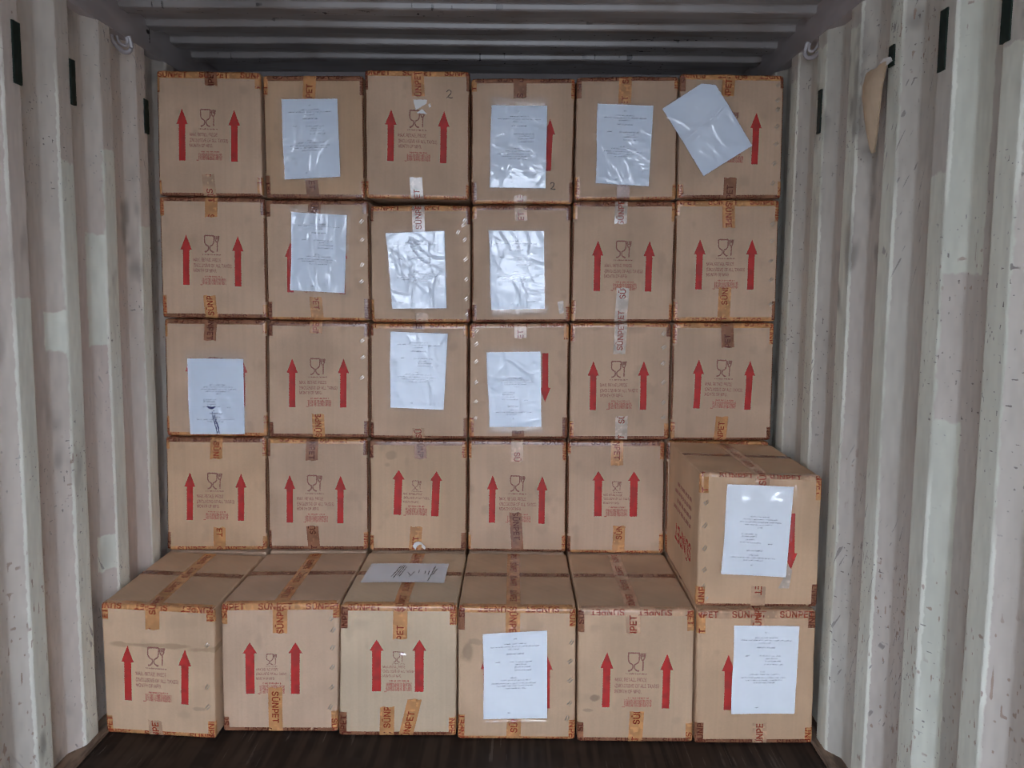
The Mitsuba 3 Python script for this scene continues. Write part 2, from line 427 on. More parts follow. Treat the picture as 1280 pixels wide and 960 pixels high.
def flap_mesh():
    rows = [(2.070, -0.850, -0.705, 0.0), (2.062, -0.880, -0.700, 0.012), (2.03, -0.882, -0.703, 0.024), (2.0, -0.872, -0.712, 0.028), (1.97, -0.866, -0.725, 0.026), (1.93, -0.855, -0.735, 0.022), (1.89, -0.845, -0.75, 0.016), (1.855, -0.828, -0.775, 0.010), (1.84, -0.812, -0.795, 0.007)]
    vs = []
    for z, y0, y1, out in rows:
        for t in np.linspace(0, 1, 9):
            vs.append((HALF - 0.004 - out * math.sin(math.pi * (0.15 + 0.7 * t)) + (0.03 * t ** 3 if t > 0.6 else 0) * 0.4 - 0.002, y0 + (y1 - y0) * t, z + 0.004 * math.sin(9 * t + z * 40)))
    v = np.array(vs)
    q = grid(np.arange(len(rows)), np.arange(9))[1]
    f = tris(q)
    return np.vstack([v, v + [0.0035, 0, 0]]), np.vstack([f, f[:, ::-1] + len(v)])


k = thing('cardboard_flap', 'torn brown cardboard flap hanging on a rib of the right wall', 'cardboard')
add(k + '__board', ply(flap_mesh(), 'kraft_pale', smooth=40))
v = np.array([[HALF - 0.006, -0.905, 2.062], [HALF - 0.012, -0.868, 2.052], [HALF - 0.014, -0.842, 2.070], [HALF - 0.010, -0.858, 2.078], [HALF - 0.007, -0.892, 2.074]])
add(k + '__torn_edge', ply((np.vstack([v, v + [0.002, 0, 0]]), np.array([[0, 1, 2], [0, 2, 3], [0, 3, 4], [5, 7, 6], [5, 8, 7], [5, 9, 8]])), 'torn_white'), 'white torn edge')

# ---------------------------------------------------------------- cartons: corners of the front faces, in metres (x, z)
ARROWS = {
    'b11': ('A', [-1.046, 2.088], [-0.856, 2.084]), 'b13': ('A', [-0.286, 2.092], [-0.094, 2.087]), 'b14': ('A', [0.1, 2.066], [0.29, 2.062]), 'b16': ('A', [0.851, 2.096], [1.039, 2.092]),
    'b21': ('A', [-1.045, 1.636], [-0.854, 1.632]), 'b22': ('A', [-0.66, 1.612], [-0.47, 1.608]), 'b25': ('A', [0.473, 1.628], [0.663, 1.628]), 'b26': ('A', [0.849, 1.637], [1.04, 1.638]),
    'b31': ('A', [-1.041, 1.184], [-0.849, 1.182]), 'b32': ('A', [-0.662, 1.183], [-0.471, 1.183]), 'b35': ('A', [0.465, 1.183], [0.654, 1.185]), 'b36': ('A', [0.858, 1.194], [1.049, 1.19]),
    'b41': ('A', [-1.057, 0.745], [-0.863, 0.743]), 'b42': ('A', [-0.679, 0.739], [-0.486, 0.738]), 'b43': ('B', [-0.265, 0.763], [-0.122, 0.759]), 'b44': ('A', [0.091, 0.745], [0.279, 0.744]),
    'b45': ('B', [0.492, 0.765], [0.627, 0.765]), 'f1': ('A', [-1.062, 0.302], [-0.872, 0.297]), 'f2': ('B', [-0.677, 0.306], [-0.529, 0.308]), 'f3': ('B', [-0.263, 0.329], [-0.126, 0.329]),
    'f4': ('A', [0.092, 0.293], [0.281, 0.293]), 'f5': ('A', [0.475, 0.305], [0.666, 0.302]), 'f6': ('A', [0.862, 0.3], [1.049, 0.299]), 'b34': ('D', [0.094, 1.024], [0.286, 1.027]), 'u6': ('D', [0.869, 0.571], [1.053, 0.573])}
SHEETS = {
    'b12': [[-0.683, 2.123], [-0.48, 2.126], [-0.676, 1.838], [-0.472, 1.85]], 'b14': [[0.077, 2.109], [0.279, 2.108], [0.072, 1.816], [0.277, 1.815]], 'b15': [[0.461, 2.118], [0.663, 2.112], [0.46, 1.836], [0.653, 1.826]],
    'b22': [[-0.653, 1.721], [-0.45, 1.712], [-0.662, 1.436], [-0.462, 1.427]], 'b23': [[-0.308, 1.648], [-0.092, 1.659], [-0.285, 1.371], [-0.084, 1.375]], 'b24': [[0.07, 1.662], [0.272, 1.661], [0.082, 1.371], [0.28, 1.377]],
    'b31': [[-1.053, 1.179], [-0.842, 1.179], [-1.05, 0.893], [-0.843, 0.895]], 'b33': [[-0.293, 1.287], [-0.079, 1.281], [-0.295, 1.002], [-0.094, 0.995]], 'b34': [[0.065, 1.213], [0.266, 1.217], [0.078, 0.932], [0.273, 0.934]],
    'u6': [[0.843, 0.849], [1.051, 0.842], [0.833, 0.559], [1.038, 0.55]], 'f4': [[0.079, 0.357], [0.283, 0.371], [0.083, 0.073], [0.287, 0.078]], 'f6': [[0.875, 0.398], [1.082, 0.397], [0.875, 0.105], [1.079, 0.106]]}
TILTED = [[0.695, 2.101], [0.831, 2.189], [0.882, 2.184], [1.021, 1.972], [0.851, 1.864]]
TORN = ([[-0.207, 2.127], [-0.156, 2.127], [-0.159, 2.113], [-0.197, 2.09]], [[-0.194, 2.08], [-0.174, 2.094], [-0.155, 2.076]], [[-0.152, 2.11], [-0.145, 2.114], [-0.142, 2.102], [-0.149, 2.099]])
STAPLES = {
    'b22': [[-0.398, 1.69], [-0.396, 1.623], [-0.397, 1.532], [-0.4, 1.47]], 'b23': [[-0.018, 1.699], [-0.024, 1.68], [-0.043, 1.654], [-0.018, 1.628], [-0.015, 1.556], [-0.011, 1.483], [-0.01, 1.411], [-0.008, 1.353]],
    'b16': [[1.115, 2.191], [1.115, 2.138], [1.115, 2.104], [1.115, 2.045], [1.115, 1.982], [1.112, 1.914], [1.107, 1.842]], 'b26': [[1.115, 1.696], [1.113, 1.634], [1.112, 1.561], [1.116, 1.491], [1.12, 1.402]],
    'b34': [[0.027, 1.292], [0.027, 1.243], [0.026, 1.177], [0.026, 1.099], [0.026, 1.026], [0.025, 0.962]], 'b35': [[0.725, 1.289], [0.727, 1.238], [0.727, 1.178], [0.729, 1.106], [0.731, 1.03], [0.733, 0.973]],
    'b32': [[-0.4, 1.251], [-0.398, 1.188], [-0.402, 1.112]], 'f2': [[-0.414, 0.387], [-0.408, 0.349], [-0.41, 0.29], [-0.411, 0.223], [-0.413, 0.156], [-0.419, 0.088]], 'f4': [[0.362, 0.33], [0.358, 0.266], [0.359, 0.203], [0.359, 0.126], [0.352, 0.075]],
    'f1': [[-0.801, 0.312], [-0.802, 0.175], [-0.802, 0.108]], 'u6': [[0.779, 0.787], [0.779, 0.713], [0.78, 0.64], [0.781, 0.57], [0.78, 0.515], [0.788, 0.475]]}
CARTONS = {         # top left, top right, bottom left, bottom right
    'b11': [[-1.136, 2.223], [-0.761, 2.220], [-1.141, 1.778], [-0.759, 1.777]], 'b12': [[-0.751, 2.209], [-0.389, 2.211], [-0.748, 1.772], [-0.386, 1.772]], 'b13': [[-0.381, 2.230], [-0.004, 2.230], [-0.380, 1.776], [-0.003, 1.773]],
    'b14': [[0.004, 2.205], [0.378, 2.208], [0.006, 1.759], [0.375, 1.761]], 'b15': [[0.386, 2.213], [0.751, 2.219], [0.384, 1.775], [0.754, 1.779]], 'b16': [[0.759, 2.228], [1.134, 2.225], [0.761, 1.783], [1.139, 1.788]],
    'b21': [[-1.140, 1.774], [-0.756, 1.773], [-1.142, 1.331], [-0.756, 1.330]], 'b22': [[-0.749, 1.767], [-0.374, 1.766], [-0.750, 1.327], [-0.371, 1.326]], 'b23': [[-0.366, 1.748], [0.001, 1.752], [-0.364, 1.321], [0.003, 1.323]],
    'b24': [[0.009, 1.754], [0.372, 1.756], [0.010, 1.324], [0.374, 1.329]], 'b25': [[0.380, 1.770], [0.753, 1.774], [0.380, 1.330], [0.753, 1.333]], 'b26': [[0.758, 1.778], [1.134, 1.783], [0.760, 1.334], [1.137, 1.338]],
    'b31': [[-1.137, 1.327], [-0.757, 1.326], [-1.142, 0.885], [-0.761, 0.886]], 'b32': [[-0.749, 1.323], [-0.375, 1.322], [-0.753, 0.884], [-0.378, 0.884]], 'b33': [[-0.369, 1.316], [-0.006, 1.318], [-0.371, 0.883], [-0.006, 0.884]],
    'b34': [[0.002, 1.319], [0.371, 1.324], [0.001, 0.886], [0.372, 0.888]], 'b35': [[0.379, 1.325], [0.753, 1.328], [0.381, 0.885], [0.755, 0.888]], 'b36': [[0.760, 1.329], [1.133, 1.333], [0.762, 0.888], [1.138, 0.891]],
    'b41': [[-1.145, 0.881], [-0.768, 0.881], [-1.153, 0.441], [-0.773, 0.445]], 'b42': [[-0.761, 0.879], [-0.382, 0.878], [-0.765, 0.447], [-0.386, 0.449]], 'b43': [[-0.374, 0.878], [-0.007, 0.879], [-0.376, 0.447], [-0.009, 0.450]],
    'b44': [[0.0, 0.881], [0.368, 0.882], [-0.001, 0.449], [0.371, 0.449]], 'b45': [[0.375, 0.880], [0.740, 0.883], [0.379, 0.446], [0.746, 0.446]], 'b46': [[0.748, 0.884], [1.133, 0.884], [0.755, 0.448], [1.137, 0.448]],
    'f1': [[-1.149, 0.438], [-0.775, 0.436], [-1.146, 0.002], [-0.779, 0.002]], 'f2': [[-0.769, 0.434], [-0.387, 0.441], [-0.770, 0.002], [-0.397, 0.002]], 'f3': [[-0.379, 0.444], [-0.006, 0.443], [-0.388, 0.002], [-0.008, 0.002]],
    'f4': [[-0.001, 0.445], [0.374, 0.444], [0.0, 0.002], [0.379, 0.002]], 'f5': [[0.381, 0.447], [0.750, 0.447], [0.385, 0.002], [0.757, 0.002]], 'f6': [[0.757, 0.445], [1.136, 0.446], [0.764, 0.002], [1.143, 0.002]],
    'u6': [[0.758, 0.884], [1.141, 0.875], [0.757, 0.4500], [1.143, 0.4510]]}
DEPTH, ROUND = 0.565, 0.009


class Carton:
    def __init__(self, name, corners, yl, yr, seed, bulge=0.004, dents=(), dome=0.0, depth=DEPTH):
        tl, tr, bl, br = (np.array(c, float) for c in corners)
        self.c, self.yl, self.yr, self.seed, self.bulge, self.dents, self.dome, self.d = (tl, tr, bl, br), yl, yr, seed, bulge, dents, dome, depth
        self.w = (np.linalg.norm(tr - tl) + np.linalg.norm(br - bl)) / 2
        self.h = (np.linalg.norm(tl - bl) + np.linalg.norm(tr - br)) / 2
        self.name = name

    def local(self, x, z):
        """front-face coordinates (s, t) of a point of the front plane"""
        tl, tr, bl, br = self.c
        a, b = 0.5, 0.5
        for _ in range(8):
            zl, zh = bl[1] + (br[1] - bl[1]) * a, tl[1] + (tr[1] - tl[1]) * a
            b = (z - zl) / (zh - zl)
            xl, xr = bl[0] + (tl[0] - bl[0]) * b, br[0] + (tr[0] - br[0]) * b
            a = (x - xl) / (xr - xl)
        return np.array([a * self.w, b * self.h])

    def warp(self, p):
        """box coordinates (s to the right, t up, v back) -> the world"""
        tl, tr, bl, br = self.c
        s, t, v = p[:, 0], p[:, 1], p[:, 2]
        a, b = s / self.w, t / self.h
        x = bl[0] * (1 - a) * (1 - b) + br[0] * a * (1 - b) + tl[0] * (1 - a) * b + tr[0] * a * b
        z = bl[1] * (1 - a) * (1 - b) + br[1] * a * (1 - b) + tl[1] * (1 - a) * b + tr[1] * a * b
        a_, b_ = np.clip(a, 0, 1), np.clip(b, 0, 1)
        skin = (1 - (2 * a_ - 1) ** 4) * (1 - (2 * b_ - 1) ** 4)
        near = np.exp(-(np.maximum(v, 0) / 0.09) ** 2)
        q = np.stack([s * 7, t * 7, np.full_like(s, self.seed)], 1)
        out = self.bulge * skin + 0.0035 * skin * (meshkit.fbm(q, 3, self.seed) - 0.5) * 2
        for ds, dt, rs, rt, deep in self.dents:
            out = out - deep * np.exp(-((s - ds) / rs) ** 2 - ((t - dt) / rt) ** 2)
        y = self.yl * (1 - a) + self.yr * a + v - out * near
        # the edges are a little soft
        e = meshkit.noise(np.stack([s * 13, t * 13, v * 9 + self.seed], 1), self.seed + 3) - 0.5
        rim = np.exp(-((1 - b_) / 0.05) ** 2)
        z = z + e * 0.003 * rim * near - 0.0015 * rim
        x = x + (meshkit.noise(np.stack([t * 11, v * 9, np.full_like(s, self.seed + 0.5)], 1), self.seed) - 0.5) * 0.003
        if self.dome:
            w_ = np.clip(v / self.d, 0, 1)
            z = z + self.dome * (1 - (2 * a_ - 1) ** 2) * 4 * w_ * (1 - w_) * b_ ** 8
        return np.stack([x, y, z], 1)

    def skin(self, raw, off):
        """points of the sharp-edged box -> the rounded, dented box, lifted by off"""
        L = np.array([self.w, self.h, self.d])
        q = np.clip(raw, ROUND, L - ROUND)
        n = raw - q
        n = n / np.maximum(np.linalg.norm(n, axis=1, keepdims=True), 1e-9)
        return self.warp(q + n * (ROUND + off))

    def body(self):
        def axis(l, n):
            return np.r_[0, ROUND * 0.45, ROUND, np.linspace(ROUND, l - ROUND, n)[1:-1], l - ROUND, l - ROUND * 0.45, l]
        S, Tt, V = axis(self.w, 22), axis(self.h, 24), np.unique(np.r_[axis(self.d, 10), 0.02, 0.04])
        vs, fs, n = [], [], 0
        for fixed, u, w_, flip in ((0, Tt, V, False), (1, S, V, True), (2, S, Tt, False)):
            for at in (0, 1):
                P, q = grid(u, w_)
                raw = np.insert(P, fixed, (self.w, self.h, self.d)[fixed] * at, axis=1)
                f = tris(q)
                vs.append(raw), fs.append((f if flip == bool(at) else f[:, ::-1]) + n)
                n += len(raw)
        raw, f = np.vstack(vs), np.vstack(fs)
        uniq, inv = np.unique(np.round(raw, 6), axis=0, return_inverse=True)
        m = trimesh.Trimesh(self.skin(uniq, 0.0), inv.ravel()[f], process=False)
        m.fix_normals()
        return m

    def front(self, v2, f, off):
        raw = np.c_[v2, np.zeros(len(v2))]
        return self.skin(raw, off), f

    # strips of tape: (a, k) with k = 0 on an edge of the front, k > 0 on the front face, k < 0 round the corner
    def raw_strip(self, kind, a, k):
        f, b = np.maximum(k, 0), np.maximum(-k, 0)
        o = np.zeros_like(a)
        if kind == 'top':
            return np.stack([a, self.h - f, b], 1)
        if kind == 'bottom':
            return np.stack([a, f, b], 1)
        if kind == 'left':
            return np.stack([f, a, b], 1)
        if kind == 'right':
            return np.stack([self.w - f, a, b], 1)
        return np.stack([a, o + self.h, -k], 1)         # 'lid': on the top face only

    def to_strip(self, kind, v2):
        """front coordinates (S, T), going on past the edges -> (a, k)"""
        S, Tt = v2[:, 0], v2[:, 1]
        return {'top': (S, self.h - Tt), 'lid': (S, self.h - Tt), 'bottom': (S, Tt), 'left': (Tt, S), 'right': (Tt, self.w - S)}[kind]


def carton_thing(label, group=None):
    return thing('carton', label, 'carton', group)


rng = random.Random(5)
TINT = {'o': ('tape_orange', 'tape_letters'), 'b': ('tape_brown', 'tape_letters_dark'), 'p': ('tape_pale', 'tape_letters'), 'w': ('tape_glare_and_white', 'tape_letters')}


def tape(key, C, kind, a0, a1, k0, k1, tint, turn, phase=0.0, skew=0.0, cap=0.021, pitch=0.152, length=0.108, lift=0.0011, letters=True, word='SŪNPET', mid=None):
    """one piece of printed packing tape and its lettering; turn = direction of the words on the front (degrees)"""
    mat, ink = TINT[tint]
    na = max(2, int((a1 - a0) / 0.014) + 2)
    ks = np.unique(np.round(np.r_[np.linspace(k0, k1, max(2, int((k1 - k0) / 0.016) + 2)), [x for x in (-0.010, -0.006, -0.003, 0, 0.003, 0.006, 0.010) if k0 < x < k1]], 5))
    P, q = grid(np.linspace(a0, a1, na), ks)
    # torn, slightly uneven ends
    a, k = P[:, 0] + skew * P[:, 1], P[:, 1]
    jag = 0.0025 * np.sin(P[:, 0] * 900 + phase * 40)
    k = k + np.where(np.isclose(P[:, 1], k1), jag * (kind in ('top', 'bottom') and (a1 - a0) < 0.1), 0)
    raw = C.raw_strip(kind, a, k)
    n = f'{key}__packing_tape'
    e = add(n, ply((C.skin(raw, lift), tris(q)), mat, smooth=True))
    if not letters:
        return e
    v0, f0 = text2(word, True)
    v0 = np.c_[(v0[:, 0] - v0[:, 0].max() / 2) / v0[:, 0].max() * length, (v0[:, 1] - 0.5) * cap]
    th = math.radians(turn)
    R = np.array([[math.cos(th), -math.sin(th)], [math.sin(th), math.cos(th)]])
    v0 = v0 @ R.T
    along_a = (turn % 180 == 0) == (kind in ('top', 'bottom', 'lid'))
    lo, hi = (a0, a1) if along_a else (k0, k1)
    mid_a, mid_k = (a0 + a1) / 2, (k0 + k1) / 2 if mid is None else mid
    parts = []
    x = lo - 0.1 + phase * pitch
    while x < hi + 0.1:
        ca, ck = (x, mid_k) if along_a else (mid_a, x)
        S = {'top': (ca, C.h - ck), 'lid': (ca, C.h - ck), 'bottom': (ca, ck), 'left': (ck, ca), 'right': (C.w - ck, ca)}[kind]
        va, vk = C.to_strip(kind, v0 + np.array(S))
        cut = clip2(np.stack([va, vk], 1), f0, (a0 + 0.001, k0 + 0.001), (a1 - 0.001, k1 - 0.001))
        if cut:
            if cut[0][:, 1].min() < 0.012 and cut[0][:, 1].max() > -0.012 or True:
                cut = finer(cut[0], cut[1], 0.012)
            parts.append(cut)
        x += pitch
    for v, f in parts:
        raw = C.raw_strip(kind, v[:, 0] + skew * v[:, 1], v[:, 1])
        add(e + '__lettering', ply((C.skin(raw, lift + 0.0005), f), ink))
    return e


def arrow2(shaft, head, length, head_len):
    return polygon2([(-shaft / 2, -length), (shaft / 2, -length), (shaft / 2, -head_len), (head / 2, -head_len), (0, 0), (-head / 2, -head_len), (-shaft / 2, -head_len)])


def arc(cx, cy, r, a0, a1, n=9, ry=None):
    t = np.radians(np.linspace(a0, a1, n))
    return np.c_[cx + r * np.cos(t), cy + (ry or r) * np.sin(t)]


def glass_and_fork2(w):
    """the food-safe mark, one unit tall from 0 down to -1: goblet, fork and a line of small print"""
    P = [ribbon([(0.0, 0.0), (0.60, 0.0)], w), ribbon(np.vstack([[(0.0, 0.0), (0.0, -0.30)], arc(0.24, -0.30, 0.24, 180, 262, 7, 0.24)]), w),
         ribbon(np.vstack([[(0.60, 0.0), (0.60, -0.30)], arc(0.36, -0.30, 0.24, 0, -82, 7, 0.24)]), w),
         ribbon(np.vstack([[(0.23, -0.53), (0.26, -0.66)], arc(0.05, -0.66, 0.21, 0, -80, 6, 0.20)]), w), ribbon([(0.0, -0.87), (0.12, -0.87)], w),
         ribbon(np.vstack([[(0.37, -0.53), (0.34, -0.66)], arc(0.55, -0.66, 0.21, 180, 260, 6, 0.20)]), w), ribbon([(0.48, -0.87), (0.60, -0.87)], w),
         ribbon([(0.68, 0.0), (0.68, -0.20)], w), ribbon([(0.78, 0.0), (0.77, -0.20)], w), ribbon([(0.93, 0.0), (0.90, -0.20), (0.82, -0.36), (0.81, -0.86)], w), ribbon([(0.68, -0.20), (0.77, -0.36)], w),
         ribbon([(0.86, 0.0), (0.85, -0.2)], w)]
    r = random.Random(3)
    x = -0.12
    while x < 1.0:
        l = r.uniform(0.03, 0.06)
        P.append(rect2(x, x + l, -1.045, -0.99))
        x += l + r.choice((0.012, 0.012, 0.05))
    return join2(P)


def barcode2(seed):
    r = random.Random(seed)
    P, x = [], 0.0
    while x < 1:
        l = r.choice((0.010, 0.016, 0.026))
        P.append(rect2(x, min(x + l, 1.0), -1.0, -0.22))
        x += l + r.choice((0.010, 0.014, 0.022))
    x = 0.12
    while x < 0.88:
        l = r.choice((0.025, 0.035))
        P.append(rect2(x, x + l, -0.13, 0.03))
        x += l + r.choice((0.012, 0.012, 0.045))
    P += [rect2(-0.08, -0.04, -1.1, -0.98), rect2(-0.03, 0.02, -1.1, -1.0)]
    return join2(P)


TYPE = {'A': dict(shaft=0.0235, head=0.0415, length=0.184, head_len=0.0545, glass=(0.068, 0.001, 0.058, 0.068), text=(0.027, (0.0840, 0.1045, 0.1230), 0.0118, 0.141), code=(0.059, 0.149, 0.087, 0.031)),
        'B': dict(shaft=0.0285, head=0.0455, length=0.174, head_len=0.0365, glass=(0.054, 0.040, 0.035, 0.040), text=(0.020, (0.0870, 0.1020, 0.1180), 0.0082, 0.100), code=(0.031, 0.137, 0.082, 0.036))}
LINES = ('MAX. RETAIL PRICE', '(INCLUSIVE OF ALL TAXES)', 'MONTH OF MFG.')


def carton_print(key, C, kind, left, right, seed):
    flip = kind == 'D'
    D = TYPE['A' if flip else kind]
    A, B = C.local(*left), C.local(*right)
    if flip:
        A, B = B, A
    ex = (B - A) / np.linalg.norm(B - A)
    ey = np.array([-ex[1], ex[0]])

    def put(name, v, f, mat, edge=0.03, off=0.0006):
        v, f = finer(v, f, edge)
        add(f'{key}__{name}', ply(C.front(A + v[:, :1] * ex + v[:, 1:] * ey, f, off), mat, smooth=False))
    av, af = arrow2(D['shaft'], D['head'], D['length'], D['head_len'])
    put('red_arrow', av, af, 'red_print', 0.009 if C.dents else 0.016, 0.0008)
    put('red_arrow', av + [np.linalg.norm(B - A), 0], af, 'red_print', 0.009 if C.dents else 0.016, 0.0008)
    gx, gy, gw, gh = D['glass']
    v, f = glass_and_fork2(0.07)
    put('glass_and_fork_symbol', v * [gw, gh] + [gx, -gy], f, 'brown_print')
    x0, ys, cap, wide = D['text']
    full = text2(LINES[1], True)[0][:, 0].max()
    for y, line in zip(ys, LINES):
        v, f = text2(line, True)
        v = v * [wide / full, cap] + [x0, -y - cap]
        add(f'{key}__printed_text', ply(C.front(A + v[:, :1] * ex + v[:, 1:] * ey, f, 0.0006), 'faint_print'))
    cx, cy, cw, ch = D['code']
    v, f = barcode2(seed)
    put('barcode', v * [cw, ch] + [cx, -cy], f, 'barcode_print')
    labels[f'{key}__barcode'] = {'kind': 'stuff'}


def staple_mesh(C, x, z, r):
    """a flat wire staple pressed into the board, aslant"""
    s, t = C.local(x, z)
    th = math.radians(48 + r.uniform(-14, 14))
    ux = np.array([math.cos(th), math.sin(th)])
    uy = np.array([-ux[1], ux[0]])
    parts = []
    for o in (-0.0034, 0.0034):
        c = np.array([s, t]) + uy * o
        pr = [(-0.0092, -0.0008), (-0.0082, 0.0008), (-0.003, 0.0014), (0.003, 0.0014), (0.0082, 0.0008), (0.0092, -0.0008)]
        vs = []
        for l, up in pr:
            for e in (-0.0010, 0.0010):
                vs.append(np.r_[c + ux * l + uy * e, up])
        v = np.array(vs)
        P = np.concatenate([C.skin(np.c_[v[i:i + 1, :2], [[0.0]]], v[i, 2]) for i in range(len(v))])
        i = np.arange(len(pr) - 1) * 2
        f = np.vstack([np.stack([i, i + 1, i + 3], 1), np.stack([i, i + 3, i + 2], 1)])
        parts.append(trimesh.Trimesh(np.vstack([P, P + [0, 0.0006, 0]]), np.vstack([f, f[:, ::-1] + len(P)]), process=False))
    return trimesh.util.concatenate(parts)


COLUMN = ('leftmost', 'second from left', 'third from left', 'fourth from left', 'second from right', 'rightmost')
ROW = {1: 'top row', 2: 'second row', 3: 'third row', 4: 'fourth row'}
WHAT = {'A': 'red up arrows and goblet mark', 'B': 'close-set thick red up arrows', 'D': 'an upside-down red arrow'}
SPECIAL = {
    'b12': 'plain carton behind a clear sleeved document', 'b13': 'red-arrowed carton with a torn white sticker scrap', 'b14': 'carton marked 2 at lower right of a document', 'b15': 'plain carton with a document at its middle',
    'b16': 'carton with one red arrow beside a tilted sheet', 'b22': 'carton with a document over its red arrows', 'b23': 'plain carton with staples slanting down its right edge', 'b24': 'plain carton behind a very shiny document',
    'b25': 'red-arrowed carton with glare-painted tape above and below', 'b31': 'carton with a letter bearing a blue scribble', 'b33': 'plain carton with a document high on its face', 'b34': 'carton with a downward red arrow beside a document',
    'b35': 'red-arrowed carton with a glare-painted tape patch above', 'b43': 'carton with close-set red arrows and peeled tape bit', 'b44': 'carton with red arrows and tape over its barcode',
    'b45': 'carton with close-set red arrows and orange tape', 'f1': 'creased carton with a stained band across its face', 'f2': 'carton with close-set red arrows and right-edge staples',
    'f3': 'pale carton with a white sheet on its lid', 'f4': 'carton with a white document pouch over its red arrows', 'f5': 'carton with red up arrows and goblet mark', 'f6': 'carton with a bare white sheet over its right arrow',
    'u6': 'brown carton standing forward alone on the front row'}

# top strip: (centre as a share of the width, length, turn, phase, tint); bottom strip the same
STRIPS = {
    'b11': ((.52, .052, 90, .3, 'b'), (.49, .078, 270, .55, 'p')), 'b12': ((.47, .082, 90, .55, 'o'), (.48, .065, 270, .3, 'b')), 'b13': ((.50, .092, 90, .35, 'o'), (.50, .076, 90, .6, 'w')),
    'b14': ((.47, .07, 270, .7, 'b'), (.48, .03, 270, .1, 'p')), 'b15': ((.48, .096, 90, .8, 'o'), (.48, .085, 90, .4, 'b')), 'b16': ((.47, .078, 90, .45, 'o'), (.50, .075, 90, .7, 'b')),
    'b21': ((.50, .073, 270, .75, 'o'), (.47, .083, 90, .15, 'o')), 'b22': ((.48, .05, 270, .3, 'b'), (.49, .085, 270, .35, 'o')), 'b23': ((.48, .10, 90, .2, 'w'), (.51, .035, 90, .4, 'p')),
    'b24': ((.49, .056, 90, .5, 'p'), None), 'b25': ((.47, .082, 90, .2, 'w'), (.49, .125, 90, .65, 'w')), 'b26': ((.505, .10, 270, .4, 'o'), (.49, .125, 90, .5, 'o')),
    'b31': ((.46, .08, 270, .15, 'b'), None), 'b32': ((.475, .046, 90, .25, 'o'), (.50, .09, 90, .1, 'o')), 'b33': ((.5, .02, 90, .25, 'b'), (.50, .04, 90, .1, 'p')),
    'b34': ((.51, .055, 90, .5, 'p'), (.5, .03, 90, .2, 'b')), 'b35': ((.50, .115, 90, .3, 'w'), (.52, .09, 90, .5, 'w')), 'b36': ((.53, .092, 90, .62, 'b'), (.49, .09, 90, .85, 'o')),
    'b41': ((.51, .082, 270, .45, 'o'), (.53, .09, 270, .45, 'o')), 'b42': ((.45, .083, 270, .15, 'b'), (.46, .095, 90, .5, 'b')), 'b43': ((.52, .072, 270, .3, 'b'), (.47, .095, 90, .75, 'o')),
    'b44': ((.50, .083, 270, .65, 'p'), (.51, .152, 270, .4, 'b')), 'b45': ((.51, .094, 270, .1, 'o'), (.53, .108, 90, .45, 'o')), 'b46': (None, None),
    'f1': ((.46, .078, 90, .15, 'o'), (.46, .052, 90, .8, 'p')), 'f2': ((.50, .10, 90, .5, 'o'), (.46, .152, 270, .3, 'o')), 'f3': ((.515, .112, 90, .10, 'o'), (.41, .10, 90, .28, 'o')),
    'f4': ((.465, .085, 270, .72, 'o'), (.475, .085, 90, .25, 'o')), 'f5': ((.47, .08, 90, .95, 'p'), (.50, .105, 90, .5, 'o')), 'f6': ((.51, .06, 90, .55, 'p'), (.55, .07, 90, .95, 'p')),
    'u6': ((.51, .042, 90, .2, 'p'), (.51, .068, 270, .35, 'p'))}
BAND = {'b11': ('o', 0.026), 'b13': ('o', 0.020), 'f1': ('o', 0.016), 'f2': ('o', 0.022), 'f3': ('o', 0.020), 'f4': ('o', 0.018), 'f5': ('p', 0.022), 'f6': ('p', 0.026), 'u6': ('p', 0.012), 'b26': ('o', 0.022), 'b34': ('p', 0.014)}
KRAFT_OF = {'f3': 'kraft_pale', 'f1': 'kraft_stained', 'f4': 'kraft_stained', 'f5': 'kraft_stained', 'f6': 'kraft_warm', 'u6': 'kraft_warm', 'b43': 'kraft_stained', 'b12': 'kraft_warm', 'b41': 'kraft_warm'}
FRONT_Y = {'f1': (-0.572, -0.606), 'f2': (-0.556, -0.552), 'f3': (-0.576, -0.571), 'f4': (-0.588, -0.585), 'f5': (-0.596, -0.593), 'f6': (-0.600, -0.592), 'u6': (-0.574, -0.574)}
DENTS = {'f1': ((0.30, 0.30, 0.10, 0.006, 0.006), (0.36, 0.36, 0.03, 0.05, 0.012), (0.35, 0.285, 0.03, 0.010, 0.010), (0.08, 0.30, 0.10, 0.006, 0.004), (0.335, 0.40, 0.012, 0.03, -0.006)),
         'u6': ((0.335, 0.22, 0.004, 0.5, 0.003), (0.355, 0.22, 0.004, 0.5, 0.004), (0.345, 0.22, 0.004, 0.5, -0.002), (0.372, 0.22, 0.004, 0.5, 0.003), (0.03, 0.2, 0.006, 0.5, 0.003)),
         'f2': ((0.06, 0.2, 0.004, 0.5, 0.002), (0.29, 0.2, 0.004, 0.5, 0.002)), 'b33': ((0.3, 0.36, 0.1, 0.006, 0.002), (0.2, 0.06, 0.15, 0.005, 0.002)), 'b24': ((0.0, 0.25, 0.1, 0.01, 0.002),)}
DOME = {'b23': 0.022}
BOXES = {}
